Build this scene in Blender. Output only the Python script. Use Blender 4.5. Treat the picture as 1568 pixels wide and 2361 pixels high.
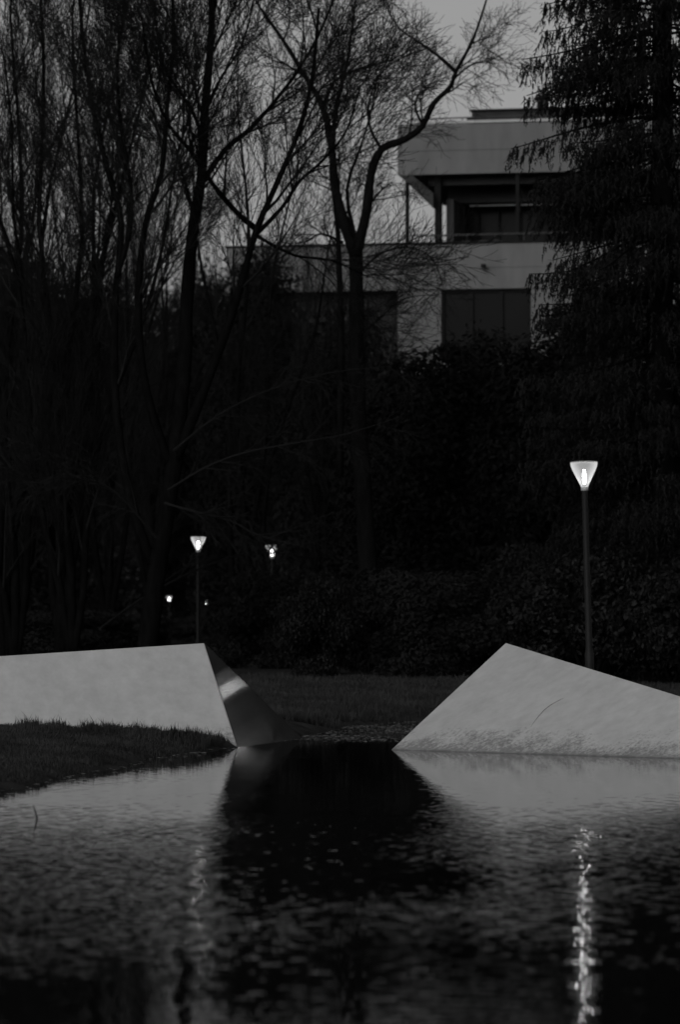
import bpy, bmesh, math, random
import numpy as np
from mathutils import Vector, Matrix
R = math.radians
sc = bpy.context.scene
for o in list(bpy.data.objects): bpy.data.objects.remove(o)
C = sc.collection

# ---------------------------------------------------------------- camera
F, HZ, CX, CAMZ = 9000.0, 1450.0, 784.0, 1.6      # focal length / horizon row / centre column in photo pixels, eye height in metres
cam = bpy.data.cameras.new('camera'); cam_o = bpy.data.objects.new('camera', cam); C.objects.link(cam_o)
cam_o.location = (0, 0, CAMZ); cam_o.rotation_euler = (R(90), 0, 0)
cam.sensor_fit = 'HORIZONTAL'; cam.sensor_width = 36.0
cam.lens = 36.0 * F / 1568.0
cam.shift_y = (HZ - 1180.5) / 1568.0
cam.clip_start = 0.5; cam.clip_end = 5000
cam.dof.use_dof = True; cam.dof.focus_distance = 52.5; cam.dof.aperture_fstop = 3.6
sc.camera = cam_o
# ---------------------------------------------------------------- sky, sun, exposure (the photograph is black and white: the light is grey)
SUN_EL, SUN_AZ = 20.0, 205.0
w = bpy.data.worlds.new('World'); sc.world = w; w.use_nodes = True
nt = w.node_tree; bg = nt.nodes['Background']
sky = nt.nodes.new('ShaderNodeTexSky'); sky.sky_type = 'NISHITA'; sky.sun_disc = False
sky.sun_elevation = R(SUN_EL); sky.sun_rotation = R(SUN_AZ); sky.air_density = 1.5; sky.dust_density = 3.0
bw = nt.nodes.new('ShaderNodeRGBToBW'); nt.links.new(sky.outputs[0], bw.inputs[0]); nt.links.new(bw.outputs[0], bg.inputs[0])
bg.inputs[1].default_value = 0.10
sl = bpy.data.lights.new('sun', 'SUN'); sl.energy = 0.5; sl.angle = R(30); sun = bpy.data.objects.new('sun', sl); C.objects.link(sun)
az = R(SUN_AZ); el = R(SUN_EL)
sun_dir = Vector((math.sin(az) * math.cos(el), math.cos(az) * math.cos(el), math.sin(el)))
sun.rotation_euler = sun_dir.to_track_quat('Z', 'Y').to_euler(); sun.location = (0, -20, 40)
sc.view_settings.view_transform = 'Standard'; sc.view_settings.look = 'None'
sc.view_settings.exposure = -0.5; sc.view_settings.gamma = 1.0
sc.render.engine = 'CYCLES'
sc.cycles.sample_clamp_indirect = 0.0; sc.cycles.caustics_reflective = False
sc.cycles.max_bounces = 6; sc.cycles.transparent_max_bounces = 8

# ---------------------------------------------------------------- helpers
def at(x, y, Y):
    """a point at distance Y metres seen at column x, row y of the photograph"""
    return Vector(((x - CX) / F * Y, Y, CAMZ + (HZ - y) / F * Y))
def tag(o, label=None, cat=None, group=None, kind=None):
    if label: o['label'] = label
    if cat: o['category'] = cat
    if group: o['group'] = group
    if kind: o['kind'] = kind
    return o
def empty(name, loc, rz=0.0):
    o = bpy.data.objects.new(name, None); C.objects.link(o); o.location = loc; o.rotation_euler = (0, 0, rz)
    o.empty_display_size = .2
    return o
def link(name, me, mat=None, parent=None):
    o = bpy.data.objects.new(name, me); C.objects.link(o)
    if mat and not me.materials: me.materials.append(mat)
    if parent: o.parent = parent
    return o
def copy_tree(o, parent=None):
    c = o.copy(); C.objects.link(c); c.parent = parent
    for ch in list(o.children): copy_tree(ch, c)
    return c

def mat(name, col, rough=.8, var=.25, scale=6.0, spec=.3, metal=0.0, bump=0.0, bscale=30, detail=6, stretch=(1, 1, 1)):
    m = bpy.data.materials.new(name); m.use_nodes = True; n = m.node_tree; L = n.links
    p = n.nodes['Principled BSDF']
    p.inputs['Roughness'].default_value = rough; p.inputs['Metallic'].default_value = metal
    p.inputs['Specular IOR Level'].default_value = spec
    tc = n.nodes.new('ShaderNodeTexCoord'); mp = n.nodes.new('ShaderNodeMapping'); mp.inputs['Scale'].default_value = stretch
    L.new(tc.outputs['Object'], mp.inputs[0])
    no = n.nodes.new('ShaderNodeTexNoise'); no.inputs['Scale'].default_value = scale; no.inputs['Detail'].default_value = detail
    L.new(mp.outputs[0], no.inputs['Vector'])
    cr = n.nodes.new('ShaderNodeMapRange'); cr.inputs[1].default_value = .3; cr.inputs[2].default_value = .7
    cr.inputs[3].default_value = col * (1 - var); cr.inputs[4].default_value = col * (1 + var)
    L.new(no.outputs[0], cr.inputs[0]); L.new(cr.outputs[0], p.inputs['Base Color'])
    if bump:
        nb = n.nodes.new('ShaderNodeTexNoise'); nb.inputs['Scale'].default_value = bscale; nb.inputs['Detail'].default_value = 4
        L.new(mp.outputs[0], nb.inputs['Vector'])
        b = n.nodes.new('ShaderNodeBump'); b.inputs['Strength'].default_value = bump; b.inputs['Distance'].default_value = .02
        L.new(nb.outputs[0], b.inputs['Height']); L.new(b.outputs[0], p.inputs['Normal'])
    return m
def sock(m): return m.node_tree.nodes['Principled BSDF']
def emit(name, s):
    m = bpy.data.materials.new(name); m.use_nodes = True; n = m.node_tree
    n.nodes.remove(n.nodes['Principled BSDF']); e = n.nodes.new('ShaderNodeEmission'); e.inputs[1].default_value = s
    n.links.new(e.outputs[0], n.nodes['Material Output'].inputs[0]); return m

class MB:
    """collects boxes, tubes and loose faces; build() links them as one mesh object"""
    def __init__(s): s.v = []; s.f = []
    def box(s, x0, x1, y0, y1, z0, z1):
        b = len(s.v)
        s.v += [(x0,y0,z0),(x1,y0,z0),(x1,y1,z0),(x0,y1,z0),(x0,y0,z1),(x1,y0,z1),(x1,y1,z1),(x0,y1,z1)]
        s.f += [(b,b+3,b+2,b+1),(b+4,b+5,b+6,b+7),(b,b+1,b+5,b+4),(b+1,b+2,b+6,b+5),(b+2,b+3,b+7,b+6),(b+3,b,b+4,b+7)]
        return s
    def tube(s, pts, rad, n=6, cap=True):
        b = len(s.v); k = len(pts)
        t = pts[1] - pts[0]; t.normalize()
        u = t.orthogonal().normalized()
        for i in range(k):
            if i == 0: t = pts[1] - pts[0]
            elif i == k - 1: t = pts[-1] - pts[-2]
            else: t = pts[i+1] - pts[i-1]
            t = t.normalized()
            u = (u - t * u.dot(t))
            if u.length < 1e-6: u = t.orthogonal()
            u.normalize(); wv = t.cross(u); r = rad[i]; p = pts[i]
            for j in range(n):
                a = 2 * math.pi * j / n; ca = math.cos(a) * r; sa = math.sin(a) * r
                s.v.append((p.x + u.x*ca + wv.x*sa, p.y + u.y*ca + wv.y*sa, p.z + u.z*ca + wv.z*sa))
        for i in range(k - 1):
            for j in range(n):
                j2 = (j + 1) % n
                s.f.append((b+i*n+j, b+i*n+j2, b+(i+1)*n+j2, b+(i+1)*n+j))
        if cap and n > 3:
            s.f.append(tuple(b + n - 1 - j for j in range(n))); s.f.append(tuple(b + (k-1)*n + j for j in range(n)))
        return s
    def lathe(s, prof, n=32, c=(0, 0, 0), closed=False):
        b = len(s.v); k = len(prof)
        for r, z in prof:
            for j in range(n):
                a = 2 * math.pi * j / n; s.v.append((c[0] + r*math.cos(a), c[1] + r*math.sin(a), c[2] + z))
        for i in range(k if closed else k - 1):
            i2 = (i + 1) % k
            for j in range(n):
                j2 = (j + 1) % n; s.f.append((b+i*n+j, b+i*n+j2, b+i2*n+j2, b+i2*n+j))
        return s
    def mesh(s, name, smooth=False):
        me = bpy.data.meshes.new(name); me.from_pydata(s.v, [], s.f); me.validate()
        if smooth: me.shade_smooth()
        me.update(); return me
    def build(s, name, m, parent=None, smooth=False):
        return link(name, s.mesh(name, smooth), m, parent)

def np_mesh(name, V, Fc, smooth=False):
    """fast mesh from numpy vertices (n,3) and equal-sided faces (m,k)"""
    me = bpy.data.meshes.new(name); k = Fc.shape[1]
    me.vertices.add(len(V)); me.vertices.foreach_set('co', V.astype(np.float32).ravel())
    me.loops.add(Fc.size); me.loops.foreach_set('vertex_index', Fc.astype(np.int32).ravel())
    me.polygons.add(len(Fc)); me.polygons.foreach_set('loop_start', np.arange(0, Fc.size, k, dtype=np.int32))
    me.polygons.foreach_set('loop_total', np.full(len(Fc), k, dtype=np.int32))
    if smooth: me.polygons.foreach_set('use_smooth', np.ones(len(Fc), dtype=bool))
    me.update(calc_edges=True); return me

# ---------------------------------------------------------------- materials
M_ground = mat('grass_ground', .026, .95, .5, 2.5, .05, bump=.6, bscale=25)
M_path = mat('gravel_path', .030, .9, .25, 20, .1, bump=.4, bscale=120)
M_blade = mat('grass_blades', .030, .75, .55, 1.3, .15)
M_bark = mat('dark_bark', .0055, .9, .35, 12, .0, bump=.8, bscale=18, stretch=(1, 1, .25))
M_bark2 = mat('grey_bark', .012, .9, .35, 10, .0, bump=.8, bscale=18, stretch=(1, 1, .25))
M_twig = mat('dark_twigs', .010, .85, .3, 1.5, .1)
M_twig2 = mat('grey_twigs', .016, .85, .3, 1.5, .1)
M_needle = mat('spruce_needles', .010, .8, .4, 2.0, .1)
M_yew = mat('evergreen_foliage', .009, .8, .45, 1.2, .1)
M_rhodo = mat('glossy_shrub_leaves', .0065, .55, .5, 1.5, .14)
M_woods = mat('far_evergreen_foliage', .012, .9, .45, .6, .05)
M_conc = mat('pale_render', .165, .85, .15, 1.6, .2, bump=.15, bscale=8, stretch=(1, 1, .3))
M_conc_d = mat('dark_soffit', .055, .9, .15, .8, .2)  # darker than the pale render; slab, beams, brace, deck and planters
M_darkmet = mat('dark_frame_metal', .016, .7, .2, 5, .05)
M_lightmet = mat('pale_coping_metal', .42, .5, .1, 3, .5)
M_glass = mat('dark_window_glass', .005, .3, .2, 1, .05)
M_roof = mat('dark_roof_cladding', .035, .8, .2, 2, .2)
M_post = mat('lamp_post_paint', .012, .6, .12, 6, .2)
M_plaster = mat('inner_wall_paint', .07, .9, .1, 1, .2)

# ---------------------------------------------------------------- ground and lake
LAKE = np.array([(-60,3),(-30,22),(-9,31.5),(-4.6,34.8),(-3.55,37.6),(-3.05,41.5),(-2.75,44.3),(-2.5,46.8),(-2.12,49.6),(-1.75,51.6),(-1.45,52.7),
                 (-1.6,54.0),(-1.35,55.6),(-.85,57.4),(-.40,59.4),(.1,64.2),(.62,66.0),(1.3,68.2),(2.6,70.2),(5,70.6),(9,68),(16,70),(40,64),(70,40),(70,3),(20,2.2),(0,2.8),(-20,1.5)], float)
def sdist(X, Y):
    """distance to the shore, negative inside the lake"""
    d = np.full(X.shape, 1e9); inside = np.zeros(X.shape, bool); n = len(LAKE)
    for i in range(n):
        a = LAKE[i]; b = LAKE[(i+1) % n]; e = b - a
        t = np.clip(((X-a[0])*e[0] + (Y-a[1])*e[1]) / (e@e), 0, 1)
        d = np.minimum(d, np.hypot(X-a[0]-t*e[0], Y-a[1]-t*e[1]))
        cond = ((a[1] > Y) != (b[1] > Y)) & (X < (b[0]-a[0]) * (Y-a[1]) / (b[1]-a[1]+1e-12) + a[0])
        inside ^= cond
    return np.where(inside, -d, d)
def ground_z(X, Y):
    X = np.asarray(X, float); Y = np.asarray(Y, float); d = sdist(X, Y)
    wob = .10*np.sin(X*2.1+Y*.7) + .07*np.sin(X*5.3-Y*2.9) + .05*np.sin(Y*6.1+X*3.7)
    d = d + wob*np.clip(1.5-np.abs(d), 0, 1)
    up = .17*(1-np.exp(-np.maximum(d,0)/.40)) + .52*(1-np.exp(-np.maximum(d,0)/10.)) + .03*np.sin(X*.9+1)*np.sin(Y*.6)*np.clip(d/4,0,1)
    far = np.clip((Y-95)/120, 0, 1)
    up = up + far*.05*np.clip(d/20,0,1)
    return np.where(d > 0, up, np.maximum(-1.2, d*.35) - .01)
def gz(x, y): return float(ground_z(np.array([x]), np.array([y]))[0])
def axis(lo, hi, step, out_lo, out_hi, g=1.18):
    a = list(np.arange(lo, hi+1e-6, step)); s = step
    while a[-1] < out_hi: s *= g; a.append(a[-1]+s)
    s = step
    while a[0] > out_lo: s *= g; a.insert(0, a[0]-s)
    return np.array(a)
xs = axis(-8, 9, .13, -1500, 1500); ys = axis(30, 84, .16, -400, 3000)
GX, GY = np.meshgrid(xs, ys)
V = np.stack([GX.ravel(), GY.ravel(), ground_z(GX, GY).ravel()], 1)
nx, ny = len(xs), len(ys); idx = np.arange(nx*ny).reshape(ny, nx)
Fq = np.stack([idx[:-1,:-1].ravel(), idx[:-1,1:].ravel(), idx[1:,1:].ravel(), idx[1:,:-1].ravel()], 1)
tag(link('ground', np_mesh('ground', V, Fq, True), M_ground), kind='structure')

# path along the far bank
pxs = np.linspace(-60, 60, 240); PV = []
for x in pxs:
    yc = 77.5 + .0012*x*x + .25*math.sin(x*.2)
    for s in (-.9, .9): PV.append((x, yc+s, gz(x, yc+s)+.02))
PV = np.array(PV); k = np.arange(len(pxs)-1)*2
tag(link('path', np_mesh('path', PV, np.stack([k, k+2, k+3, k+1], 1)), M_path), kind='structure')

# water: a real rippled surface, ruffled by wind in the open and calm in the lee of the sculptures
M_water = bpy.data.materials.new('lake_water'); M_water.use_nodes = True; p = sock(M_water)
p.inputs['Base Color'].default_value = (.003, .003, .003, 1); p.inputs['Roughness'].default_value = .02; p.inputs['IOR'].default_value = 1.333
def ripple(X, Y):
    g = np.random.default_rng(5); Z = np.zeros(X.shape, np.float32)
    X = X.astype(np.float32); Y = Y.astype(np.float32)
    for k in range(72):
        lam = .095*(3.0**g.random()) if k < 34 else .048*(2.2**g.random()); th = g.normal(.5*math.pi, .95); K = 2*math.pi/lam; ph = g.uniform(0, 6.28)
        amp = (1.15 if k < 34 else .8)*RIP*math.sqrt(2/72.)/K*1.4
        warp = .6*np.sin(X*g.uniform(.5,1.6)+g.uniform(0,6)) + .6*np.sin(Y*g.uniform(.4,1.2)+g.uniform(0,6))
        Z += (amp*np.sin(K*(math.cos(th)*X+math.sin(th)*Y)+ph+warp)).astype(np.float32)
    gust = .78 + .30*np.sin(X*.55+Y*.21+1)*np.sin(Y*.48-X*.3) + .14*np.sin(X*1.7-Y*1.1)
    yy = Y + 1.6*np.sin(X*.5+.6) + .5*np.sin(X*1.9)
    t = np.clip((yy-29.5)/10.5, 0, 1); t = t*t*(3-2*t); wind = 1-t*.68
    t2 = np.clip((yy-45)/10, 0, 1); wind = wind*(1-.5*t2)
    return Z*gust*wind*(.72+.28*np.clip((yy-15)/9, 0, 1))
RIP = .021
def stretch_axis(lo, hi, step, out_lo, out_hi): return axis(lo, hi, step, out_lo, out_hi, 1.35)
wxs = np.unique(np.round(np.concatenate([stretch_axis(-5.4, 6.0, .032, -75, 85), np.arange(-2.3, 2.5, .0125)]), 4))
wys = [13.5]
while wys[-1] < 72: wys.append(wys[-1] + (.0125 if wys[-1] < 24 else .020 if wys[-1] < 38 else .045 if wys[-1] < 56 else .12))
st_ = .12
while wys[-1] < 85: st_ *= 1.3; wys.append(wys[-1]+st_)
st_ = .03
while wys[0] > -8: st_ *= 1.35; wys.insert(0, wys[0]-st_)
wys = np.array(wys); WXg, WYg = np.meshgrid(wxs, wys)
edge = np.clip((7.5-np.abs(WXg))/1.0, 0, 1)*np.clip((WYg-12.5)/1.0, 0, 1)
wv = np.stack([WXg.ravel(), WYg.ravel(), (ripple(WXg, WYg)*edge).ravel()], 1); nx, ny = len(wxs), len(wys); idx = np.arange(nx*ny).reshape(ny, nx)
wf = np.stack([idx[:-1,:-1].ravel(), idx[:-1,1:].ravel(), idx[1:,1:].ravel(), idx[1:,:-1].ravel()], 1)
tag(link('water', np_mesh('water', wv, wf, True), M_water), kind='structure')

# ---------------------------------------------------------------- grass
rng = np.random.default_rng(7)
def blades(name, X, Y, H, lean=.6, wid=.006):
    n = len(X); Z = ground_z(X, Y); ok = (sdist(X, Y) > .02); X, Y, Z, H = X[ok], Y[ok], Z[ok], H[ok]; n = len(X)
    a = rng.uniform(0, 2*np.pi, n); l = rng.uniform(0, lean, n)*H; th = rng.uniform(0, 2*np.pi, n)
    wx, wy = np.cos(th)*wid, np.sin(th)*wid; dx, dy = np.cos(a)*l, np.sin(a)*l
    Vv = np.stack([np.stack([X-wx, Y-wy, Z-.01],1), np.stack([X+wx, Y+wy, Z-.01],1),
                   np.stack([X+wx*.7+dx*.35, Y+wy*.7+dy*.35, Z+H*.6],1), np.stack([X-wx*.7+dx*.35, Y-wy*.7+dy*.35, Z+H*.6],1),
                   np.stack([X+dx, Y+dy, Z+H],1)], 1).reshape(-1,3)
    b = np.arange(n)[:,None]*5
    T = np.concatenate([b+np.array([0,1,2]), b+np.array([0,2,3]), b+np.array([3,2,4])])
    return np_mesh(name, Vv, T)
# near bank in front of the left sculpture
N = 95000; X = rng.uniform(-7.5, -1.3, N); Y = rng.uniform(34, 53.4, N)
H = rng.gamma(5, .0045, N) + .010
H *= 1 + .8*np.clip(np.sin(X*3.1+1)*np.sin(Y*1.7+X)+.1, 0, 1)
tx = rng.choice([-6.1,-5.2,-4.1,-3.75,-3.05,-2.72,-2.5,-2.2,-1.95,-1.7,-1.62,-3.3], 9000) + rng.normal(0, .08, 9000)
ty = 51.75 + rng.normal(0, .3, 9000) + (tx+3)*.1; th = rng.gamma(6, .014, 9000)
X = np.concatenate([X, tx]); Y = np.concatenate([Y, ty]); H = np.concatenate([H, th])
tag(link('grass', blades('bank_grass', X, Y, H), M_blade), 'rough grass on the near bank below the left white sculpture', 'grass', kind='stuff')
N = 130000; X = rng.uniform(-3, 10, N); Y = 62 + 24*rng.random(N)**1.3
H = rng.gamma(4, .012, N) + .01; dd = sdist(X, Y); H = H*(1 + 1.2*np.exp(-np.maximum(dd,0)/.8)*rng.random(N))
tag(link('grass', blades('lawn_grass', X, Y, H, wid=.008), M_blade), 'short lawn on the far bank between the two sculptures', 'grass', kind='stuff')

# ---------------------------------------------------------------- sculptures
def sculpture_material():
    m = bpy.data.materials.new('pale_satin_panel'); m.use_nodes = True; n = m.node_tree; L = n.links; p = n.nodes['Principled BSDF']
    p.inputs['Roughness'].default_value = .45; p.inputs['Metallic'].default_value = .0; p.inputs['Specular IOR Level'].default_value = .35
    ge = n.nodes.new('ShaderNodeNewGeometry'); sep = n.nodes.new('ShaderNodeSeparateXYZ'); L.new(ge.outputs['Position'], sep.inputs[0])
    def noise(scale, s, det=4, rough=.6, rot=0):
        mp = n.nodes.new('ShaderNodeMapping'); mp.inputs['Scale'].default_value = s; mp.inputs['Rotation'].default_value = (0, rot, 0); L.new(ge.outputs['Position'], mp.inputs[0])
        t = n.nodes.new('ShaderNodeTexNoise'); t.inputs['Scale'].default_value = scale; t.inputs['Detail'].default_value = det; t.inputs['Roughness'].default_value = rough
        L.new(mp.outputs[0], t.inputs['Vector']); return t.outputs[0]
    def mr(v, a, b, c, d, sm=False):
        q = n.nodes.new('ShaderNodeMapRange'); L.new(v, q.inputs[0])
        if sm: q.interpolation_type = 'SMOOTHSTEP'
        for i, x in enumerate((a, b, c, d)): q.inputs[i+1].default_value = x
        return q.outputs[0]
    def math_(op, a, b):
        q = n.nodes.new('ShaderNodeMath'); q.operation = op
        for i, v in enumerate((a, b)):
            if isinstance(v, (int, float)): q.inputs[i].default_value = v
            else: L.new(v, q.inputs[i])
        return q.outputs[0]
    # faint slanting rain streaks, cloudy patches
    streak = mr(noise(5, (1, 1, .22), 5, .65, R(28)), .3, .7, .86, 1.07)
    cloud = mr(noise(1.1, (1, 1, 1), 3), .3, .7, .93, 1.05)
    col = math_('MULTIPLY', math_('MULTIPLY', streak, cloud), .54)
    # algae splashes and a dirty waterline
    spk = noise(19, (1, 1, .7), 5, .75, R(28)); big = noise(2.2, (1, 1, 1), 2)
    band = mr(sep.outputs['Z'], .02, .42, .28, -.14)
    al = mr(math_('ADD', math_('ADD', spk, band), math_('MULTIPLY', math_('SUBTRACT', big, .5), .5)), .57, .80, 0, .66)
    wet = mr(math_('ADD', sep.outputs['Z'], math_('MULTIPLY', math_('SUBTRACT', noise(9, (1,1,1)), .5), .06)), .0, .05, .85, 0, True)
    dirt = math_('MAXIMUM', al, wet)
    mx = n.nodes.new('ShaderNodeMix'); mx.data_type = 'FLOAT'; L.new(dirt, mx.inputs[0]); L.new(col, mx.inputs[2]); mx.inputs[3].default_value = .09
    L.new(mx.outputs[0], p.inputs['Base Color'])
    L.new(mr(dirt, 0, 1, .45, .85), p.inputs['Roughness'])
    b = n.nodes.new('ShaderNodeBump'); b.inputs['Strength'].default_value = .10; b.inputs['Distance'].default_value = .01
    L.new(noise(3, (1, 1, .5), 3, .5, R(28)), b.inputs['Height']); L.new(b.outputs[0], p.inputs['Normal'])
    return m
M_sc = sculpture_material()
M_scratch = mat('scratch_grime', .13, .9, .4, 20, .1)
M_panel = mat('glossy_dark_panel', .05, .075, .2, 2.5, .05, metal=0)  # end face only: darker and glossier than the pale body
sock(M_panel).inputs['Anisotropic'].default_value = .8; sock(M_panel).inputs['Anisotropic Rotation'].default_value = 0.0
def poly(name, vs, fs, m, parent, ref=None, bevel=.006):
    bm = bmesh.new(); vv = [bm.verts.new(v) for v in vs]
    for f in fs: bm.faces.new([vv[i] for i in f])
    bmesh.ops.recalc_face_normals(bm, faces=bm.faces)
    bmesh.ops.bevel(bm, geom=list(bm.edges), offset=bevel, segments=1, affect='EDGES')
    me = bpy.data.meshes.new(name); bm.to_mesh(me); bm.free(); return link(name, me, m, parent)
def ray_plane(x, y, p0, nrm):
    d = at(x, y, 1.0) - Vector((0, 0, CAMZ)); o = Vector((0, 0, CAMZ))
    t = (p0 - o).dot(nrm) / d.dot(nrm); return o + d*t
# left: long block whose near face leans back, with a dark receding end face
A = at(470, 1482, 54.5); B = Vector((-1.392, 52.9, -.0)); Cc = Vector((-8.0, 51.6, 0)); Fv = Vector((-.557, 57.0, 0))
nrm = (B-A).cross(Cc-A).normalized()
T = ray_plane(-574, 1549, A, nrm)
down = Vector((0, 0, -.5))
def under(p, q, dz=-.6):  # follow the slope of edge q->p below the water
    d = (p-q); return p + d*(dz/d.z)
B2 = under(B, A); C2 = under(Cc, T); F2 = under(Fv, A); G2 = under(Vector((-8.2, 60.5, 0)), T)
def rel(ps, o): return [p - o for p in ps]
left_o = Vector((-3.5, 54.5, 0)); left_s = empty('sculpture', left_o)
tag(left_s, 'long white wedge sculpture on the grassy bank, with a dark polished end face', 'sculpture', 'angular sculptures at the lake')
poly('faceted_body', rel([A, B2, C2, T, F2, G2], left_o), [(0,1,2,3), (0,4,1), (0,3,5,4), (3,2,5), (1,4,5,2)], M_sc, left_s)
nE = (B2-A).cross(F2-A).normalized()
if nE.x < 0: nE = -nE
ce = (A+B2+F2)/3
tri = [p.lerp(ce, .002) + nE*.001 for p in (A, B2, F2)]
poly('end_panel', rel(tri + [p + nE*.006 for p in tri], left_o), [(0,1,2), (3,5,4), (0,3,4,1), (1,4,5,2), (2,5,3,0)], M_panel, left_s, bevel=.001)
# right: triangular pyramid standing in the water
A = at(1166, 1482, 53.6); Lb = at(902, 1728, 9000*1.6/278.); Lb.z = 0; Rb = at(2086, 1764, 9000*1.6/314.); Rb.z = 0
Bk = Vector((7.0, 58.5, 0))
right_o = Vector((3.0, 53.5, 0)); right_s = empty('sculpture', right_o)
tag(right_s, 'white triangular wedge sculpture rising from the water, algae stains along its waterline', 'sculpture', 'angular sculptures at the lake')
L2 = under(Lb, A); R2 = under(Rb, A); K2 = under(Bk, A)
poly('faceted_body', rel([A, L2, R2, K2], right_o), [(0,1,2), (0,2,3), (0,3,1), (1,3,2)], M_sc, right_s)
# the curved scratch on its face
nR = (Lb-A).cross(Rb-A).normalized()
if nR.y > 0: nR = -nR
scr = MB(); pts = []
for (x, y) in ((1224,1676),(1232,1664),(1243,1650),(1256,1636),(1270,1625),(1284,1617),(1300,1609)):
    pts.append(ray_plane(x, y, A, nR) + nR*.002 - right_o)
scr.tube(pts, [.001,.002,.003,.0035,.004,.003,.001], 5)
sco = scr.build('scratch', M_scratch, right_s)

# ---------------------------------------------------------------- street lamps
def lamp_glass():
    m = bpy.data.materials.new('frosted_lamp_shade'); m.use_nodes = True; n = m.node_tree; L = n.links
    n.nodes.remove(n.nodes['Principled BSDF'])
    tr = n.nodes.new('ShaderNodeBsdfTransparent'); tl = n.nodes.new('ShaderNodeBsdfTranslucent'); df = n.nodes.new('ShaderNodeBsdfDiffuse')
    tl.inputs[0].default_value = (.10,.10,.10,1); df.inputs[0].default_value = (.22,.22,.22,1)
    em = n.nodes.new('ShaderNodeEmission'); em.inputs[1].default_value = .85
    a1 = n.nodes.new('ShaderNodeAddShader'); L.new(tl.outputs[0], a1.inputs[0]); L.new(em.outputs[0], a1.inputs[1])
    lw = n.nodes.new('ShaderNodeLayerWeight'); lw.inputs[0].default_value = .35
    mr = n.nodes.new('ShaderNodeMapRange'); L.new(lw.outputs['Facing'], mr.inputs[0]); mr.inputs[1].default_value = .05; mr.inputs[2].default_value = .9; mr.inputs[3].default_value = .16; mr.inputs[4].default_value = .95
    mx = n.nodes.new('ShaderNodeMixShader'); L.new(mr.outputs[0], mx.inputs[0]); L.new(tr.outputs[0], mx.inputs[1]); L.new(a1.outputs[0], mx.inputs[2])
    L.new(mx.outputs[0], n.nodes['Material Output'].inputs[0]); return m
M_shade = lamp_glass(); M_bulb = emit('lamp_bulb_glow', 38.0)
def make_lamp(loc, height):
    """height: ground to the foot of the glass"""
    r = empty('street_lamp', loc)
    MB().lathe([(.0,-.3),(.085,-.3),(.085,.9),(.078,.92),(.062,1.0),(.055,height-.05),(.055,height)], 20).build('post', M_post, r, True)
    MB().lathe([(.0,height-.02),(.066,height-.02),(.070,height),(.066,height+.05),(.045,height+.06),(0,height+.06)], 20).build('collar', M_lightmet, r, True)
    h = height + .03
    prof = [(.062,h),(.075,h+.05),(.115,h+.13),(.165,h+.23),(.205,h+.31),(.235,h+.38),(.250,h+.44),(.248,h+.47)]
    inner = [(a-.006, b) for a, b in reversed(prof)]
    MB().lathe(prof + inner, 40, closed=True).build('shade', M_shade, r, True)
    MB().lathe([(0,h+.478),(.235,h+.476),(.256,h+.472),(.256,h+.484),(.15,h+.496),(0,h+.50)], 40).build('shade_lid', M_lightmet, r, True)
    MB().lathe([(0,h+.07),(.014,h+.07),(.026,h+.11),(.029,h+.22),(.024,h+.32),(0,h+.34)], 16).build('bulb', M_bulb, r, True)
    return r
LG = 'street lamps along the park paths'
lp = at(1362, 1560, 72); lz = gz(lp.x, 72)
head_bot = CAMZ + (HZ-1125)/F*72
lamp0 = make_lamp((lp.x, 72, lz), head_bot - lz - .03)
lamp0.rotation_euler = (0, -math.atan2((1362-1348)/F*72, head_bot-lz), 0)
tag(lamp0, 'tall lit street lamp behind the right sculpture, largest and slightly leaning', 'street lamp', LG)
lspecs = [(457, 98, 1270, 'second largest lit street lamp, above the left sculpture'),
          (627, 137.9, 1285, 'lit street lamp half hidden by twigs, right of the lamp above the left sculpture'),
          (390, 262, 1386, 'small distant lit lamp, lower and left of the lamp above the left sculpture'),
          (476, 255, 1395, 'small distant lit lamp seen low just above the left sculpture tip')]
for x, Y, yb, lab in lspecs:
    c = copy_tree(lamp0); X = (x-CX)/F*Y; zb = CAMZ + (HZ-yb)/F*Y
    c.location = (X, Y, zb - (head_bot - lz)); c.rotation_euler = (0, 0, 0)
    g0 = gz(X, Y); k_ = (zb-g0)/(head_bot-lz); c.scale = (k_, k_, k_); c.location.z = g0
    tag(c, lab, 'street lamp', LG)

# ---------------------------------------------------------------- building
bo = Vector(((917-CX)/F*150, 150, 0)); bld = empty('modern_building', (bo.x, bo.y, 0), R(-11))
tag(bld, 'pale flat-roofed modern building with an open roof terrace, rising behind the trees', 'building')
S = 60.0
def bx(x): return (x-917)/S/math.cos(R(11))*.998
def bz(y): return CAMZ + (HZ-y)/S
def part(name, m, *boxes, parent=None):
    q = MB()
    for (x0,x1,y0,y1,za,zb) in boxes: q.box(bx(x0), bx(x1), y0, y1, bz(zb), bz(za))
    return q.build(name, m, parent or bld)
XR = 1900
# upper storey band with a thin joint
part('roof_band', M_conc, (917, XR, 0, .35, 291, 350.5), (917, XR, 0, .35, 352.5, 405), (917, XR, .03, .30, 350.5, 352.5))
part('end_band', M_conc, (917, 925, .35, 11, 291, 405))
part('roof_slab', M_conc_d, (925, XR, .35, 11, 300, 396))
part('coping', M_lightmet, (936, XR, -.04, .2, 283, 289))
rl = MB(); 
rl.tube([Vector((bx(946), .6, bz(283))), Vector((bx(946), .6, bz(273))), Vector((bx(1300), .6, bz(269)))], [.03]*3, 6)
for x in (1000, 1060, 1120, 1180, 1240): rl.tube([Vector((bx(x), .6, bz(284))), Vector((bx(x), .6, bz(272)))], [.025]*2, 6)
rl.build('roof_rail', M_plaster, bld)
part('penthouse', M_roof, (1060, 1500, 1.6, 7, 262, 284), (1072, 1500, 1.6, 7, 250, 262))
part('penthouse_roof', M_darkmet, (1068, 1506, 1.5, 7.1, 246, 250))
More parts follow.
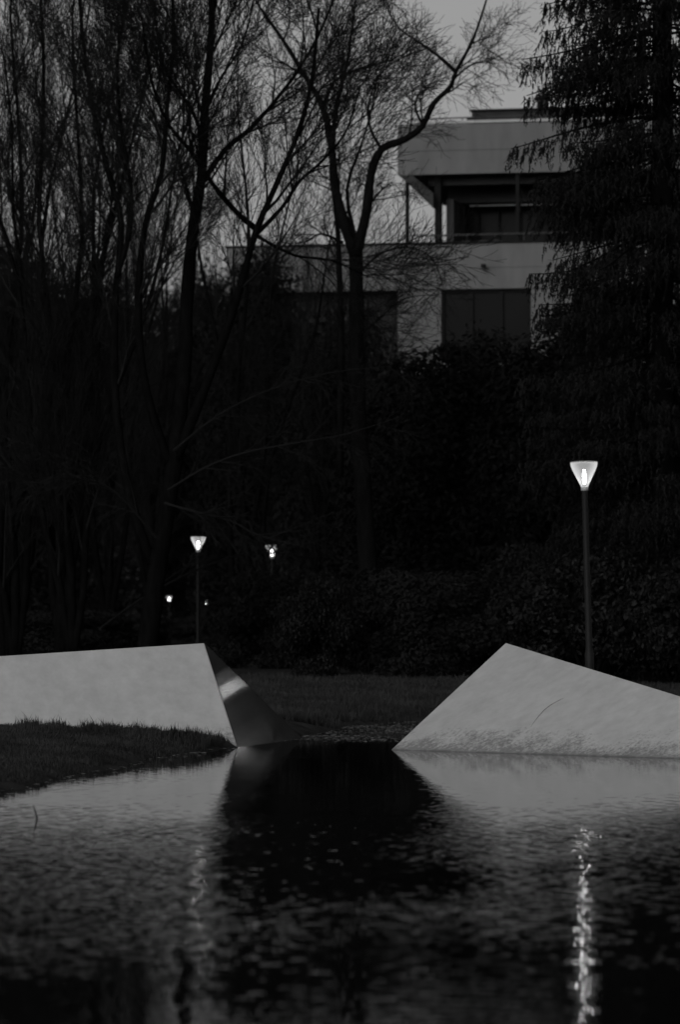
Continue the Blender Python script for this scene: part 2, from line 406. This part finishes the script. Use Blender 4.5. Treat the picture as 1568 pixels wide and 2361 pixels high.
vent = MB(); vx = bx(1221); vent.box(vx-.18, vx+.18, 3.0, 3.5, bz(247), bz(213)); 
vent.build('vent_stack', M_roof, bld)
cp = MB(); cp.lathe([(.36,0),(.32,.10),(.10,.20),(0,.22)], 14, (vx, 3.25, bz(214))); cp.lathe([(0,0),(.36,0)], 14, (vx, 3.25, bz(214))); cp.build('vent_cowl', M_darkmet, bld)
an = MB(); an.tube([Vector((vx, 3.25, bz(204))), Vector((vx, 3.25, bz(135)))], [.025,.012], 5); an.build('antenna', M_darkmet, bld)
# terrace
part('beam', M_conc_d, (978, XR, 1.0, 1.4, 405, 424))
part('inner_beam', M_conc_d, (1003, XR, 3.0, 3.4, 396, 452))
part('light_strip', M_lightmet, (1050, XR, 3.38, 3.5, 455, 458))
part('back_wall', M_glass, (1003, XR, 4.6, 4.8, 396, 565))
part('side_wall', M_plaster, (1013, 1030, 1.6, 4.6, 452, 565))
part('corner_column', M_darkmet, (996, 1010, .6, 1.0, 405, 565))
for x0, x1 in ((933, 941), (1186, 1194)): part('terrace_post', M_darkmet, (x0, x1, .15, .3, 405, 563))
st = MB()
a0, a1 = Vector((bx(922), 0, bz(403))), Vector((bx(996), 0, bz(474)))
st.v += [(bx(918), .02, bz(405)), (bx(950), .02, bz(405)), (bx(998), .02, bz(448)), (bx(998), .02, bz(482)), (bx(933),.02,bz(417)),
         (bx(918), .5, bz(405)), (bx(950), .5, bz(405)), (bx(998), .5, bz(448)), (bx(998), .5, bz(482)), (bx(933),.5,bz(417))]
st.f += [(0,4,3,2,1),(5,6,7,8,9),(0,1,6,5),(1,2,7,6),(2,3,8,7),(3,4,9,8),(4,0,5,9)]
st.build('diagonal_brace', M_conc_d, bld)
ra = MB(); ra.tube([Vector((bx(947), .1, bz(561))), Vector((bx(947), .1, bz(545))), Vector((bx(1560), .1, bz(543)))], [.035]*3, 6)
for x in (1010, 1075, 1140, 1205, 1270, 1335, 1400): ra.tube([Vector((bx(x), .1, bz(563))), Vector((bx(x), .1, bz(544.5)))], [.02]*2, 5)
ra.build('terrace_rail', M_plaster, bld)
fr = MB()
for x in (1062, 1110, 1160, 1225, 1290, 1360, 1440): fr.box(bx(x)-.05, bx(x)+.05, 4.52, 4.6, bz(565), bz(452))
fr.box(bx(1030), bx(XR), 4.53, 4.59, bz(540), bz(536)); fr.build('terrace_window_frame', M_darkmet, bld)
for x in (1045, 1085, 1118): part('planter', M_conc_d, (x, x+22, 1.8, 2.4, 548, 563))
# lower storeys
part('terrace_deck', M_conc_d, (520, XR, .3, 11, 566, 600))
part('wall_band', M_conc, (520, XR, -.02, .3, 566, 621), (520, XR, .01, .28, 621, 622.5), (520, XR, -.02, .3, 622.5, 670))
part('wall_coping', M_darkmet, (516, XR, -.08, .36, 561, 566))
ZB = 1455
wall = MB(); wl = [(917,1017,672,ZB),(1222,1320,672,ZB),(1540,1640,672,ZB)]
for a, b, c, d in wl: wall.box(bx(a), bx(b), 0, .35, bz(d), bz(c))
for zt, zb in ((840, 905), (1045, 1110), (1250, 1315)):
    for a, b in ((1017,1222),(1320,1540)): wall.box(bx(a), bx(b), 0, .35, bz(zb), bz(zt))
wall.build('wall', M_conc, bld)
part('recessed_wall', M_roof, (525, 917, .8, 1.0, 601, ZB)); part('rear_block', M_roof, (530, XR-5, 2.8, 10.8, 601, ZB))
for (a, b) in ((1017, 1222), (1320, 1540)):
    for (zt, zb) in ((672, 840), (905, 1045), (1110, 1250)):
        f = MB(); t = .07
        f.box(bx(a), bx(b), .16, .26, bz(zt+5), bz(zt)); f.box(bx(a), bx(b), .16, .26, bz(zb), bz(zb-4))
        for x in (a+2, a+68, a+136, b-2): f.box(bx(x)-t, bx(x)+t, .15, .25, bz(zb-4), bz(zt+5))
        fo = f.build('window', M_darkmet, bld)
        part('pane', M_glass, (a, b, .28, .31, zt, zb), parent=fo)
fl = MB(); fl.box(bx(1112), bx(1121), -.45, -.15, bz(624), bz(615)); fl.box(bx(1115), bx(1118), -.2, -.02, bz(621), bz(618)); fl.build('wall_floodlight', M_darkmet, bld)

# ---------------------------------------------------------------- bare trees
rnd = random.Random(11)
def rv(s=1.0): return Vector((rnd.gauss(0, s), rnd.gauss(0, s), rnd.gauss(0, s)))
class Tree:
    def __init__(s, trop=.10, wig=.10, spread=.75, dens=1.0, minr=.0048, droop=0.0):
        s.tk = MB(); s.cr = MB(); s.trop = trop; s.wig = wig; s.spread = spread; s.dens = dens; s.minr = minr; s.droop = droop; s.n = 0
    def limb(s, pts, r0, r1, sides=9, sub=3, into=None):
        """explicit limb: smooth the points, tapered"""
        P = [Vector(p) for p in pts]; Q = []
        for i in range(len(P)-1):
            a = P[max(i-1,0)]; b = P[i]; c = P[i+1]; d = P[min(i+2,len(P)-1)]
            for k in range(sub):
                t = k/sub
                Q.append(.5*((2*b)+(c-a)*t+(2*a-5*b+4*c-d)*t*t+(3*b-a-3*c+d)*t**3))
        Q.append(P[-1])
        n = len(Q); rad = [r0+(r1-r0)*(i/(n-1))**.8 for i in range(n)]
        rad = [r*(1+.06*math.sin(i*1.9+r0*90)) for i, r in enumerate(rad)]
        (into or s.tk).tube(Q, rad, sides)
        return Q, rad
    def grow(s, p, d, length, r, level, sides):
        n = max(3, int(length/(.34 if level < 2 else .2)))
        n = min(n, 9); step = length/n; pts = [p.copy()]; rads = [r]; d = d.normalized()
        for i in range(n):
            d = (d + rv(s.wig) + Vector((0,0,s.trop - (s.droop if level > 1 else 0)))).normalized()
            pts.append(pts[-1] + d*step*rnd.uniform(.85,1.15)); rads.append(max(s.minr, r*(1-.85*(i+1)/n)))
        s.cr.tube(pts, rads, sides, cap=False); s.n += 1
        return pts, rads
    def sprout(s, pts, rads, level, t0=.15, count=8, lf=1.0, maxlevel=3):
        n = len(pts)-1; cnt = max(1, int(count*s.dens))
        for k in range(cnt):
            t = t0+(1-t0)*(k+rnd.random())/cnt; i = min(n-1, int(t*n)); fr = t*n-i
            p = pts[i].lerp(pts[i+1], fr); d = (pts[i+1]-pts[i]).normalized(); r = rads[i]
            side = rv(1.0); side = (side - d*side.dot(d))
            if side.length < 1e-3: continue
            side.normalize(); sp = s.spread*rnd.uniform(.6,1.3)
            nd = (d + side*sp).normalized()
            L = [3.0, 1.7, .95, .5][level]*lf*rnd.uniform(.6,1.25)*(1-.35*t)
            nr = max(s.minr, min(r*.6, [.038, .016, .0095, .0062][level]*rnd.uniform(.8,1.2)*(1 if level else lf)))
            q, qr = s.grow(p, nd, L, nr, level, [6,4,3,3][level])
            if level < maxlevel: s.sprout(q, qr, level+1, .12, [8, 6, 3, 0][level], lf, maxlevel)
    def finish(s, name, loc, label, cat, group, mb, mtw):
        r = empty(name, loc)
        o = Vector(loc)
        for q in (s.tk, s.cr): q.v = [(x-o.x, y-o.y, z-o.z) for x, y, z in q.v]
        s.tk.build('trunk', mb, r, True)
        if s.cr.f: s.cr.build('crown', mtw, r)
        tag(r, label, cat, group); return r
BG = 'bare trees on the far bank'
def A3(lst, Y, dy=0.0, j=0.0): 
    n = len(lst); return [at(x, y, Y + dy*i/(n-1) + rnd.uniform(-j, j)) for i, (x, y) in enumerate(lst)]

def tree_main():
    Y = 82; t = Tree(.07, .07, .58, 1.0)
    m, mr_ = t.limb(A3([(335,1530),(350,1400),(372,1250),(402,1060),(424,850),(431,680),(446,520),(464,410),(472,260),(484,120),(492,-60),(500,-200)], Y, 0, .1), .24, .05)
    limbs = [([(464,425),(520,345),(575,300),(625,245),(690,160),(745,60),(800,-80)], .10, .02, 1),
             ([(405,1060),(470,900),(530,740),(560,640),(592,530),(640,420),(690,300),(720,180),(735,20)], .17, .03, -2),
             ([(592,530),(545,490),(490,425),(440,350),(390,290),(350,190),(330,60)], .10, .02, -3),
             ([(592,540),(650,480),(690,420),(745,370),(800,300),(830,200)], .08, .015, 1),
             ([(395,1080),(350,950),(322,800),(322,620),(340,500),(372,400),(385,250),(400,100),(395,-60)], .15, .03, -2),
             ([(350,1300),(300,1150),(268,950),(264,720),(280,520),(250,400),(215,250),(190,80),(180,-60)], .17, .03, 2),
             ([(268,640),(300,530),(300,420),(280,300),(270,150),(290,0)], .09, .02, 1),
             ([(470,330),(440,250),(380,160),(360,60),(350,-50)], .06, .015, -1),
             ([(474,260),(510,180),(560,100),(590,-20)], .06, .015, 1),
             ([(450,500),(420,400),(400,330),(360,280),(330,200)], .05, .012, 1),
             ([(592,545),(680,590),(760,600),(850,640)], .06, .01, 1)]
    for l, a, b, dy in limbs:
        q, qr = t.limb(A3(l, Y, dy*1.3, .1), a*.68, b, 8); t.sprout(q, qr, 0, .25, 10 if a > .07 else 6, .9)
    t.sprout(m, mr_, 0, .55, 9, .8)
    t.droop = .07; t.trop = .0; t.spread = .7
    for l in ([(388,1130),(470,1080),(560,1045),(680,1022),(800,1000),(920,962)], [(230,1450),(320,1385),(420,1330),(520,1288),(610,1272),(700,1285),(830,1290),(980,1290)],
              [(380,1160),(450,1180),(530,1200),(600,1235),(700,1260)],[(400,1040),(500,960),(620,900),(760,860),(900,845)],[(360,1240),(260,1130),(150,1100),(60,1120)]):
        far_ = l[0][0] == 230
        q, qr = t.limb(A3(l, Y-2 if not far_ else Y, -1.5 if not far_ else 22, .22), .034, .008, 6, into=t.cr); t.sprout(q, qr, 1, .1, 13, .8)
    return t.finish('bare_tree', at(335, 1530, Y), 'large bare tree with many forking stems, its low boughs arching over the left sculpture', 'tree', BG, M_bark, M_twig)
def tree_curly():
    Y = 97; t = Tree(.0, .13, .85, 1.0, droop=.01)
    trunk, trr = t.limb(A3([(860,1580),(852,1400),(842,1200),(828,1000),(822,820),(822,700),(820,585)], Y, 0, .05), .27, .17)
    limbs = [([(820,590),(792,510),(772,430),(765,345),(745,250),(705,180),(650,90),(600,20),(560,-60)], .16, .02, 1),
             ([(766,350),(775,250),(800,150),(815,40),(830,-60)], .08, .015, 1),
             ([(820,590),(845,490),(855,405),(880,345),(935,322),(975,290),(1000,240),(1038,202),(1052,165),(1085,105),(1108,45),(1128,-20)], .14, .02, -1),
             ([(1052,168),(1010,130),(960,95),(915,60),(880,-10)], .055, .01, 1),
             ([(975,290),(958,250),(968,215),(1010,205)], .04, .008, 0),
             ([(880,345),(855,300),(850,240),(880,170),(930,130)], .05, .01, 1),
             ([(745,250),(770,190),(830,160),(900,140),(940,120)], .06, .012, -1),
             ([(705,180),(660,150),(610,120)], .04, .01, 0),
             ([(1050,180),(1085,152),(1130,140),(1170,120)], .03, .007, -1),
             ([(790,560),(740,540),(700,560),(640,560)], .04, .01, 1),
             ([(845,480),(880,440),(905,420)], .035, .01, 1),
             ([(822,560),(800,440),(835,330),(860,240),(870,150)], .06, .012, 2),
             ([(823,640),(870,590),(940,570),(1000,600),(1020,660)], .035, .008, -2),
             ([(823,780),(870,740),(930,690),(1010,680)], .035, .008, -2),
             ([(783,1100),(786,800),(783,640),(778,520),(765,420)], .10, .05, 1)]
    for l, a, b, dy in limbs:
        q, qr = t.limb(A3(l, Y, dy*1.2, .08), a, b, 8)
        t.sprout(q, qr, 0 if a > .07 else 1, .22, 7 if a > .07 else 9, .62 if a > .07 else .85)
    return t.finish('bare_tree', at(860, 1580, Y), 'bare tree with pale trunk and crooked spreading limbs, in front of the pale building', 'tree', BG, M_bark2, M_twig2)
tm = tree_main(); tc_ = tree_curly()
def stem_tree(x, Y, tops, label, mb=M_bark, mtw=M_twig, seed=1, H=17.0, dens=1.0, spread=.55, group=BG):
    rnd.seed(seed); t = Tree(.075, .055, spread, dens)
    b = at(x, HZ, Y); b.z = gz(b.x, Y) - .2
    for (dx, dy, fz) in tops:
        n = 7; pts = []
        for i in range(n+1):
            u = i/n; pts.append(b + Vector((dx*1.5*u**1.35 + .18*math.sin(i*1.7+dx*3), dy*u + .15*math.cos(i*1.3), H*fz*u)))
        q, qr = t.limb(pts, .10*fz+.02, .012, 8, 2)
        t.sprout(q, qr, 0, .14, 12, 1.0)
    return t.finish('bare_tree', (b.x, b.y, b.z+.2), label, 'tree', group, mb, mtw)
stem_tree(150, 86, [(-.6,.3,1.05),(.3,-.5,1.0),(1.4,.3,.95),(-1.7,-.2,.9),(.8,1.0,.9),(-1.1,.9,.85),(2.2,-.6,.8)], 'bare tree with many upright stems left of the large forking tree', seed=21)
stem_tree(20, 90, [(-.9,.3,1.0),(.2,-.4,1.05),(1.1,.6,.95),(2.3,.2,.85),(-1.8,-.4,.8)], 'bare tree of upright stems at the left edge of the photo', seed=22)
p3 = stem_tree(560, 108, [(-1.2,.4,1.0),(0,-.3,1.05),(1.1,.3,.95),(2.0,.2,.8)], 'slender bare tree standing behind between the two biggest trees', seed=23, H=17, dens=.9)
# trees further back, copies of two of them, each turned and sized differently
G2 = 'bare trees further back'
base = stem_tree(250, 118, [(-1.4,.5,.95),(-.4,-.6,1.05),(.7,.5,1.0),(1.6,-.3,.9)], 'bare tree in the back row, straight behind the stems of the large forking tree', seed=31, H=18, dens=.95, group=G2)
spots = [(60, 130, 1.05, 80, 'bare tree in the back row near the left edge of the photo'),
         (352, 134, 1.0, 170, 'bare tree in the back row above the second largest lit lamp'),
         (690, 150, .62, 260, 'low bare tree in the back row, left of the crooked pale-trunked tree'),
         (-60, 112, 1.0, 40, 'bare tree in the back row cut off by the left edge of the photo'),
         (800, 128, .72, 20, 'small bare tree before the left end of the pale building'),
         (735, 122, .66, 75, 'small bare tree left of the crooked tree, before the low wing of the building'),
         (905, 121, .50, 130, 'lowest bare tree before the pale building, right beside the crooked tree'),
         (340, 160, 1.1, 300, 'bare tree deepest in the wood on the left')]
for x, Y, s_, a, lab in spots:
    c = copy_tree(base); X = (x-CX)/F*Y; c.location = (X, Y, gz(X, Y)); c.rotation_euler = (0, 0, R(a)); c.scale = (s_, s_, s_); tag(c, lab, 'tree', G2)

# ---------------------------------------------------------------- leaf clouds (evergreens and shrubs)
def leaf_cloud(seed, lobes, n, size, hang=0.0, asp=2.2):
    """n leaf faces over a set of lobes (cx,cy,cz,rx,ry,rz); real gaps between clumps"""
    g = np.random.default_rng(seed); L = np.array(lobes, float)
    area = (L[:,3]*L[:,4]*L[:,5])**(2/3); pick = g.choice(len(L), n, p=area/area.sum()); l = L[pick]
    d = g.normal(size=(n,3)); d /= np.linalg.norm(d,axis=1,keepdims=True)
    az_, el_ = np.arctan2(d[:,1], d[:,0]), d[:,2]
    bump = 1 + .16*np.sin(az_*5+pick*1.7)*np.cos(el_*6+pick) + .10*np.sin(az_*11+el_*9+pick*2.3)
    rr = bump*(1-.45*g.random(n)**2.2)
    P = l[:,:3] + d*l[:,3:6]*rr[:,None]
    nn = d + g.normal(0,.55,(n,3)); nn[:,2] += .35; nn /= np.linalg.norm(nn,axis=1,keepdims=True)
    a = np.cross(nn, g.normal(size=(n,3))); a[:,2] -= hang; a -= nn*(a*nn).sum(1,keepdims=True); a /= np.linalg.norm(a,axis=1,keepdims=True)+1e-9
    b = np.cross(nn, a); s = size*g.uniform(.6,1.3,(n,1))
    V = np.stack([P-a*s, P+b*s/asp, P+a*s, P-b*s/asp],1).reshape(-1,3)
    return np_mesh('foliage', V, np.arange(n*4).reshape(-1,4))
def rlobes(seed, w, d, h, k, base=.15, fill=.42):
    g = random.Random(seed); out = []
    for i in range(k):
        a = g.uniform(0, 6.28); u = g.random()**.5; z = g.uniform(base, .88)
        taper = math.sqrt(max(.08, 1-(max(0, z-.35)/.65)**2))
        r = g.uniform(.75, 1.15)*fill
        out.append((math.cos(a)*u*w*.5*taper*.75, math.sin(a)*u*d*.5*taper*.75, z*h, w*.5*r, d*.5*r, h*.5*r*.8))
    return out
def stems(seed, h, w, k, r):
    g = random.Random(seed); q = MB()
    for i in range(k):
        a = 6.28*i/k+g.random(); pts = [Vector((math.cos(a)*w*u*.3, math.sin(a)*w*u*.3, -.2+h*u*.8)) + Vector((g.gauss(0,.04), g.gauss(0,.04), 0)) for u in (0,.15,.35,.6,.85,1)]
        q.tube(pts, [r*(1-.75*u) for u in (0,.15,.35,.6,.85,1)], 7)
    return q
def plant(name, protos, x, Y, s, rz, label, cat, group):
    """protos = (stem mesh, foliage mesh, stem material, leaf material)"""
    X = (x-CX)/F*Y; r = empty(name, (X, Y, gz(X, Y)), R(rz)); r.scale = s
    link('trunk' if 'tree' in name else 'stems', protos[0], protos[2], r); link('crown' if 'tree' in name else 'foliage', protos[1], protos[3], r)
    return tag(r, label, cat, group)
# unit plants: 1 m tall lobes scaled on build
M_low = mat('dull_shrub_leaves', .010, .75, .5, 1.5, .1)
rh = [(stems(s, 1.9, 2.6, 7, .05).mesh('stems', True), leaf_cloud(s, rlobes(s, 3.6, 2.8, 2.3, 26, .05), 42000, .055, .3), M_bark, M_rhodo) for s in (1, 2, 3)]
SG = 'broad-leaved evergreen shrubs along the far bank'
for (x, Y, p, s_, rz, lab) in [
    (1370, 80, 0, (1.15,1,1.22), 10, 'large leathery-leaved shrub right behind the tallest lit lamp'),
    (1560, 79, 1, (1.2,1,1.28), 80, 'broad dark shrub at the right edge of the photo, next to the lamp post'),
    (735, 84, 2, (.55,.7,.95), 0, 'rounded lone shrub on the lawn between the two sculptures'),
    (1110, 84, 1, (1.25,1,.98), 200, 'low dark shrub directly behind the tip of the right sculpture'),
    (960, 88, 0, (1.2,1,1.0), 140, 'dark shrub behind the pale trunk, left of the right sculpture'),
    (1240, 88, 2, (1.1,1,1.25), 60, 'taller shrub between the right sculpture tip and the lamp post'),
    (1700, 82, 2, (1.2,1,1.3), 33, 'shrub mostly beyond the right edge of the photo'),
    ]:
    q = rh[p]
    if x in (1110, 960, 1240):
        q = (q[0].copy(), q[1].copy(), M_bark, M_low)
        q[0].materials.clear(); q[1].materials.clear()
    plant('evergreen_shrub', q, x, Y, s_, rz, lab, 'shrub', SG)
hd = (rh[0][0].copy(), rh[0][1].copy(), M_bark, M_low); hd[0].materials.clear(); hd[1].materials.clear()
for k, (x, Y, lab) in enumerate([(60, 108, 'low dark thicket at the left edge, above the long sculpture'), (190, 112, 'low dark thicket left of the large forking trunk'),
        (320, 150, 'low dark thicket right behind the foot of the large forking tree'), (520, 190, 'low dark thicket behind the tip of the left sculpture'),
        (640, 150, 'added dark thicket blocking the reflection of the half hidden lamp'), (410, 320, 'low dark thicket behind the distant lamps')]):
    f = Y/112.; fz = .62
    if x == 640: x, Y, f, fz = 632, 95, .62, 1.02  # added in front of the lamp, raised to block its reflection in the water
    plant('thicket', hd, x, Y, (1.3*f, 1, fz), 50*k, lab, 'shrub', 'low thickets under the trees')
ye = [(stems(s+10, 8.0, 2.0, 3, .16).mesh('trunk', True), leaf_cloud(s+10, rlobes(s+10, 4.2, 4.0, 9.0, 46, .02, .40), 46000, .11, .8, 2.6), M_bark, M_yew) for s in (1, 2, 3)]
YG = 'dark evergreen trees below the building'
for (x, Y, p, s_, rz, lab) in [
    (1000, 104, 0, (.95,.9,.95), 0, 'dark evergreen tree just left of centre below the large building window'),
    (1130, 108, 1, (1.0,1,.98), 70, 'dark evergreen tree directly below the large building window'),
    (1250, 102, 2, (1.1,1,.97), 130, 'dark evergreen tree between the building window and the tall spruce'),
    (900, 110, 2, (.9,1,.84), 200, 'dark evergreen tree behind the pale trunk of the crooked bare tree'),
    (1370, 100, 0, (1.2,1,1.0), 90, 'dark evergreen tree above the tallest lit lamp'),
    (1500, 104, 1, (1.2,1,1.0), 15, 'dark evergreen tree behind the foot of the tall spruce'),
    (1620, 98, 2, (1.2,1,1.1), 300, 'dark evergreen tree at the right edge of the photo'),
    (1065, 118, 2, (.75,.9,1.08), 10, 'bushy evergreen crown rising in front of the large building window'),
    (785, 125, 1, (1.1,1,1.22), 45, 'low dark evergreen right of the half hidden lamp'),
    (715, 185, 1, (1.4,1.2,1.35), 45, 'dark evergreen in the gap behind the half hidden lamp'),
    ]:
    plant('evergreen_tree', ye[p], x, Y, s_, rz, lab, 'tree', YG)
wd = [(stems(s+20, 17.0, 3.0, 3, .3).mesh('trunk', True), leaf_cloud(s+20, rlobes(s+20, 9.0, 8.0, 20.0, 60, .03, .36), 60000, .17, .6, 2.4), M_bark, M_woods) for s in (1, 2)]
WG = 'tall dense trees closing the wood on the left'
for i, (x, Y, p, s_, rz, lab) in enumerate([
    (-40, 200, 0, (1,1,.98), 0, 'tall dense tree far back at the left edge of the photo'),
    (90, 230, 1, (1.1,1,1.04), 60, 'tall dense tree far back, second from the left edge'),
    (230, 290, 0, (1.3,1,1.22), 140, 'tall dense tree far back, left of the large forking tree'),
    (360, 310, 1, (1.3,1,1.30), 200, 'tall dense tree far back, above the smallest distant lamp'),
    (480, 300, 0, (1.35,1,1.32), 290, 'tall dense tree far back, above the second largest lit lamp'),
    (610, 290, 1, (1.2,1,1.18), 20, 'tall dense tree far back, above the half hidden lamp'),
    (598, 140, 0, (.54,.6,.72), 120, 'dense tree beside the left end of the pale building'),
    (830, 320, 1, (1.3,1,1.1), 120, 'dense tree behind the left end of the pale building'),
    ]):
    if Y > 150: s_ = (s_[0], s_[1], s_[2]*1.07)
    plant('woodland_tree', wd[p], x, Y, s_, rz, lab, 'tree', WG)

# ---------------------------------------------------------------- spruces
def spruce(x, Y, H, rad, label, seed, zmin=.6, whorl=.36, dens=1.0, explicit=(), prof=None, skip=.12, topz=None, lush=0):
    rnd.seed(seed); g = np.random.default_rng(seed)
    X = (x-CX)/F*Y; z0 = gz(X, Y); root = empty('spruce_tree', (X, Y, z0)); tag(root, label, 'spruce', 'spruces on the right')
    tk = MB(); br = MB(); tr = .30*H/20
    tk.tube([Vector((0.03*math.sin(k*1.3), 0.02*math.cos(k), -.3+H*k/12)) for k in range(13)], [tr*(1-.85*k/12)+.012 for k in range(13)], 12)
    P, D, LN = [], [], []
    def branch(z, ang, L, up0=.0):
        d = Vector((math.cos(ang), math.sin(ang), up0)); p = Vector((0,0,z)); n = 9; pts = [p]; dirn = d.normalized(); sag = rnd.uniform(.04, .14)
        for i in range(n):
            u = i/n; dirn = (dirn + Vector((0,0,-sag + sag*1.7*u)) + rv(.03)).normalized(); p = p + dirn*L/n; pts.append(p.copy())
        br.tube(pts, [.035*(L/3)*(1-.85*i/n)+.004 for i in range(n+1)], 5, cap=False)
        side = Vector((-math.sin(ang), math.cos(ang), 0))
        m = int(L*33*dens)
        for k in range(m):
            u = .16+.84*(k+rnd.random())/m; i = min(n-1, int(u*n)); q = pts[i].lerp(pts[i+1], u*n-i)
            if rnd.random() < .25*math.sin(k*.7+z*5)**2: continue
            sl_ = rnd.gauss(0, .20*L/3*(1.15-u)+.05); q = q + Vector((0,0,rnd.uniform(-.10,.06))) + side*sl_*2.2 + (pts[i+1]-pts[i]).normalized()*abs(sl_)*.6
            hl = rnd.uniform(.16, .85)*(1.15-.45*u)*(.6+.4*min(1, L/3))
            tilt = Vector((math.cos(ang)*.22, math.sin(ang)*.22, -1)) + rv(.16)
            P.append(tuple(q)); D.append(tuple(tilt.normalized())); LN.append(hl)
    z = zmin
    while z < H-.3:
        u = z/H; L0 = prof(z) if prof else rad*(1-u)**.75
        for k in range(6):
            if rnd.random() < skip: continue
            branch(min(H-.4, z+rnd.uniform(-.3,.3)), 2*math.pi*k/6+rnd.uniform(-.4,.4)+z*1.7, L0*rnd.choice((rnd.uniform(.5,.8), rnd.uniform(.8,1.12))), rnd.uniform(-.18,.28))
        for k in range(lush):
            branch(min(H-.4, z+rnd.uniform(-.2,.2)), math.pi+rnd.uniform(-.85,.85), L0*rnd.uniform(.62,1.0), rnd.uniform(-.18,.2))
        z += whorl*rnd.uniform(.8,1.25)
    for (px, py, dyaw) in explicit:       # boughs that reach out of the outline
        tip = at(px, py, Y); L = (X - tip.x); branch(tip.z - z0 + .12*L, math.pi+dyaw, abs(L), .06)
    tk.build('trunk', M_bark, root, True); br.build('branches', M_bark, root)
    P = np.array(P); D = np.array(D); LN = np.array(LN); n = len(P); K = 12
    u = (np.arange(K)[None,:]+g.random((n,K)))/K; base_ = P[:,None,:] + D[:,None,:]*(LN[:,None]*u)[:,:,None]
    out = g.normal(0,1,(n,K,3)); out[:,:,2] -= .9; out /= np.linalg.norm(out,axis=2,keepdims=True)
    ln = g.uniform(.05,.12,(n,K,1)); tip = base_ + out*ln + D[:,None,:]*.05
    sd = np.cross(out, g.normal(0,1,(n,K,3))); sd /= np.linalg.norm(sd,axis=2,keepdims=True)+1e-9; wv_ = .018
    V = np.stack([base_-sd*wv_, base_+sd*wv_, tip],2).reshape(-1,3)
    link('needles', np_mesh('needles', V, np.arange(len(V)).reshape(-1,3)), M_needle, root)
    return root
spruce(1525, 80, 24, 3.6, 'tall spruce with hanging branchlets towering in front of the building', 5, zmin=3.2, whorl=.33,
       prof=lambda z: 2.95 if z < 11 else 2.62*(1.0 if z < 15 else (1-(z-15)/12)), skip=.20, lush=1,
       explicit=[(1190,118,.1),(1168,312,.05),(1240,40,-.1),(1235,190,.2),(1245,440,0),(1216,640,.05),(1240,720,-.1)])
spruce(1400, 96, 9.3, 2.3, 'shorter spruce left of the tall spruce trunk, overlapping the building', 6, zmin=1.0, whorl=.36, skip=.15)
spruce(1700, 88, 22, 3.4, 'spruce standing mostly beyond the right edge of the photo', 8, zmin=1.5, whorl=.42, skip=.15)

# ---------------------------------------------------------------- small things on the water
tw = MB(); tw.tube([at(86,1948,33), at(89,1915,33), at(88,1895,33), at(82,1872,33), at(76,1855,33)], [.010,.010,.009,.006,.003], 6)
p0 = at(88,1895,33); 
rt = empty('twig', (at(86,1948,33).x, 33, 0)); tw.v = [(a-rt.location.x, b-33, c) for a,b,c in tw.v]; tw.build('stalk', M_bark, rt, True)
tag(rt, 'bent dead stalk sticking out of the water near the left edge', 'stalk', 'stalks in the water')
tw2 = MB(); tw2.tube([at(36,1925,34), at(40,1905,34), at(38,1885,34)], [.005,.005,.002], 5)
rt2 = empty('twig', (at(36,1925,34).x, 34, 0)); tw2.v = [(a-rt2.location.x, b-34, c) for a,b,c in tw2.v]; tw2.build('stalk', M_bark, rt2, True)
tag(rt2, 'thin short stalk in the water, left of the bent one', 'stalk', 'stalks in the water')
# floating leaves and weed in the narrow water between the sculptures
n = 5200; g = np.random.default_rng(3); X = g.uniform(-1.3, 1.8, n); Y = g.uniform(53.4, 67.5, n)
dens = np.sin(X*2.3+Y*.9)*.5+np.sin(Y*1.9-X)*.4+g.normal(0,.5,n)
ok = (sdist(X, Y) < -.05) & (dens > -.1) & (Y > 55.2 - .25*X); X, Y = X[ok], Y[ok]
xe, ye = g.uniform(-5, -1.4, 9000), g.uniform(36, 53, 9000); de = sdist(xe, ye); ok = (de < -.02) & (de > -.55) & (g.random(9000) < np.exp(de/.12)*.5)
X, Y = np.concatenate([X, xe[ok]]), np.concatenate([Y, ye[ok]]); n = len(X)
s = g.uniform(.012,.04,n); a = g.uniform(0,6.28,n); V = []
ang = a[:,None]+np.linspace(0,2*np.pi,6)[:-1][None,:]*1.0
V = np.stack([X[:,None]+np.cos(ang)*s[:,None], Y[:,None]+np.sin(ang)*s[:,None]*1.3, np.full((n,5),.006)+g.uniform(0,.006,(n,5))],2).reshape(-1,3)
M_leaf = mat('floating_leaf', .17, .6, .5, 9, .4)
tag(link('floating_leaves', np_mesh('floating_leaves', V, np.arange(n*5).reshape(-1,5)), M_leaf), 'scattered dead leaves and weed floating between the two sculptures and along the near bank', 'leaves', kind='stuff')
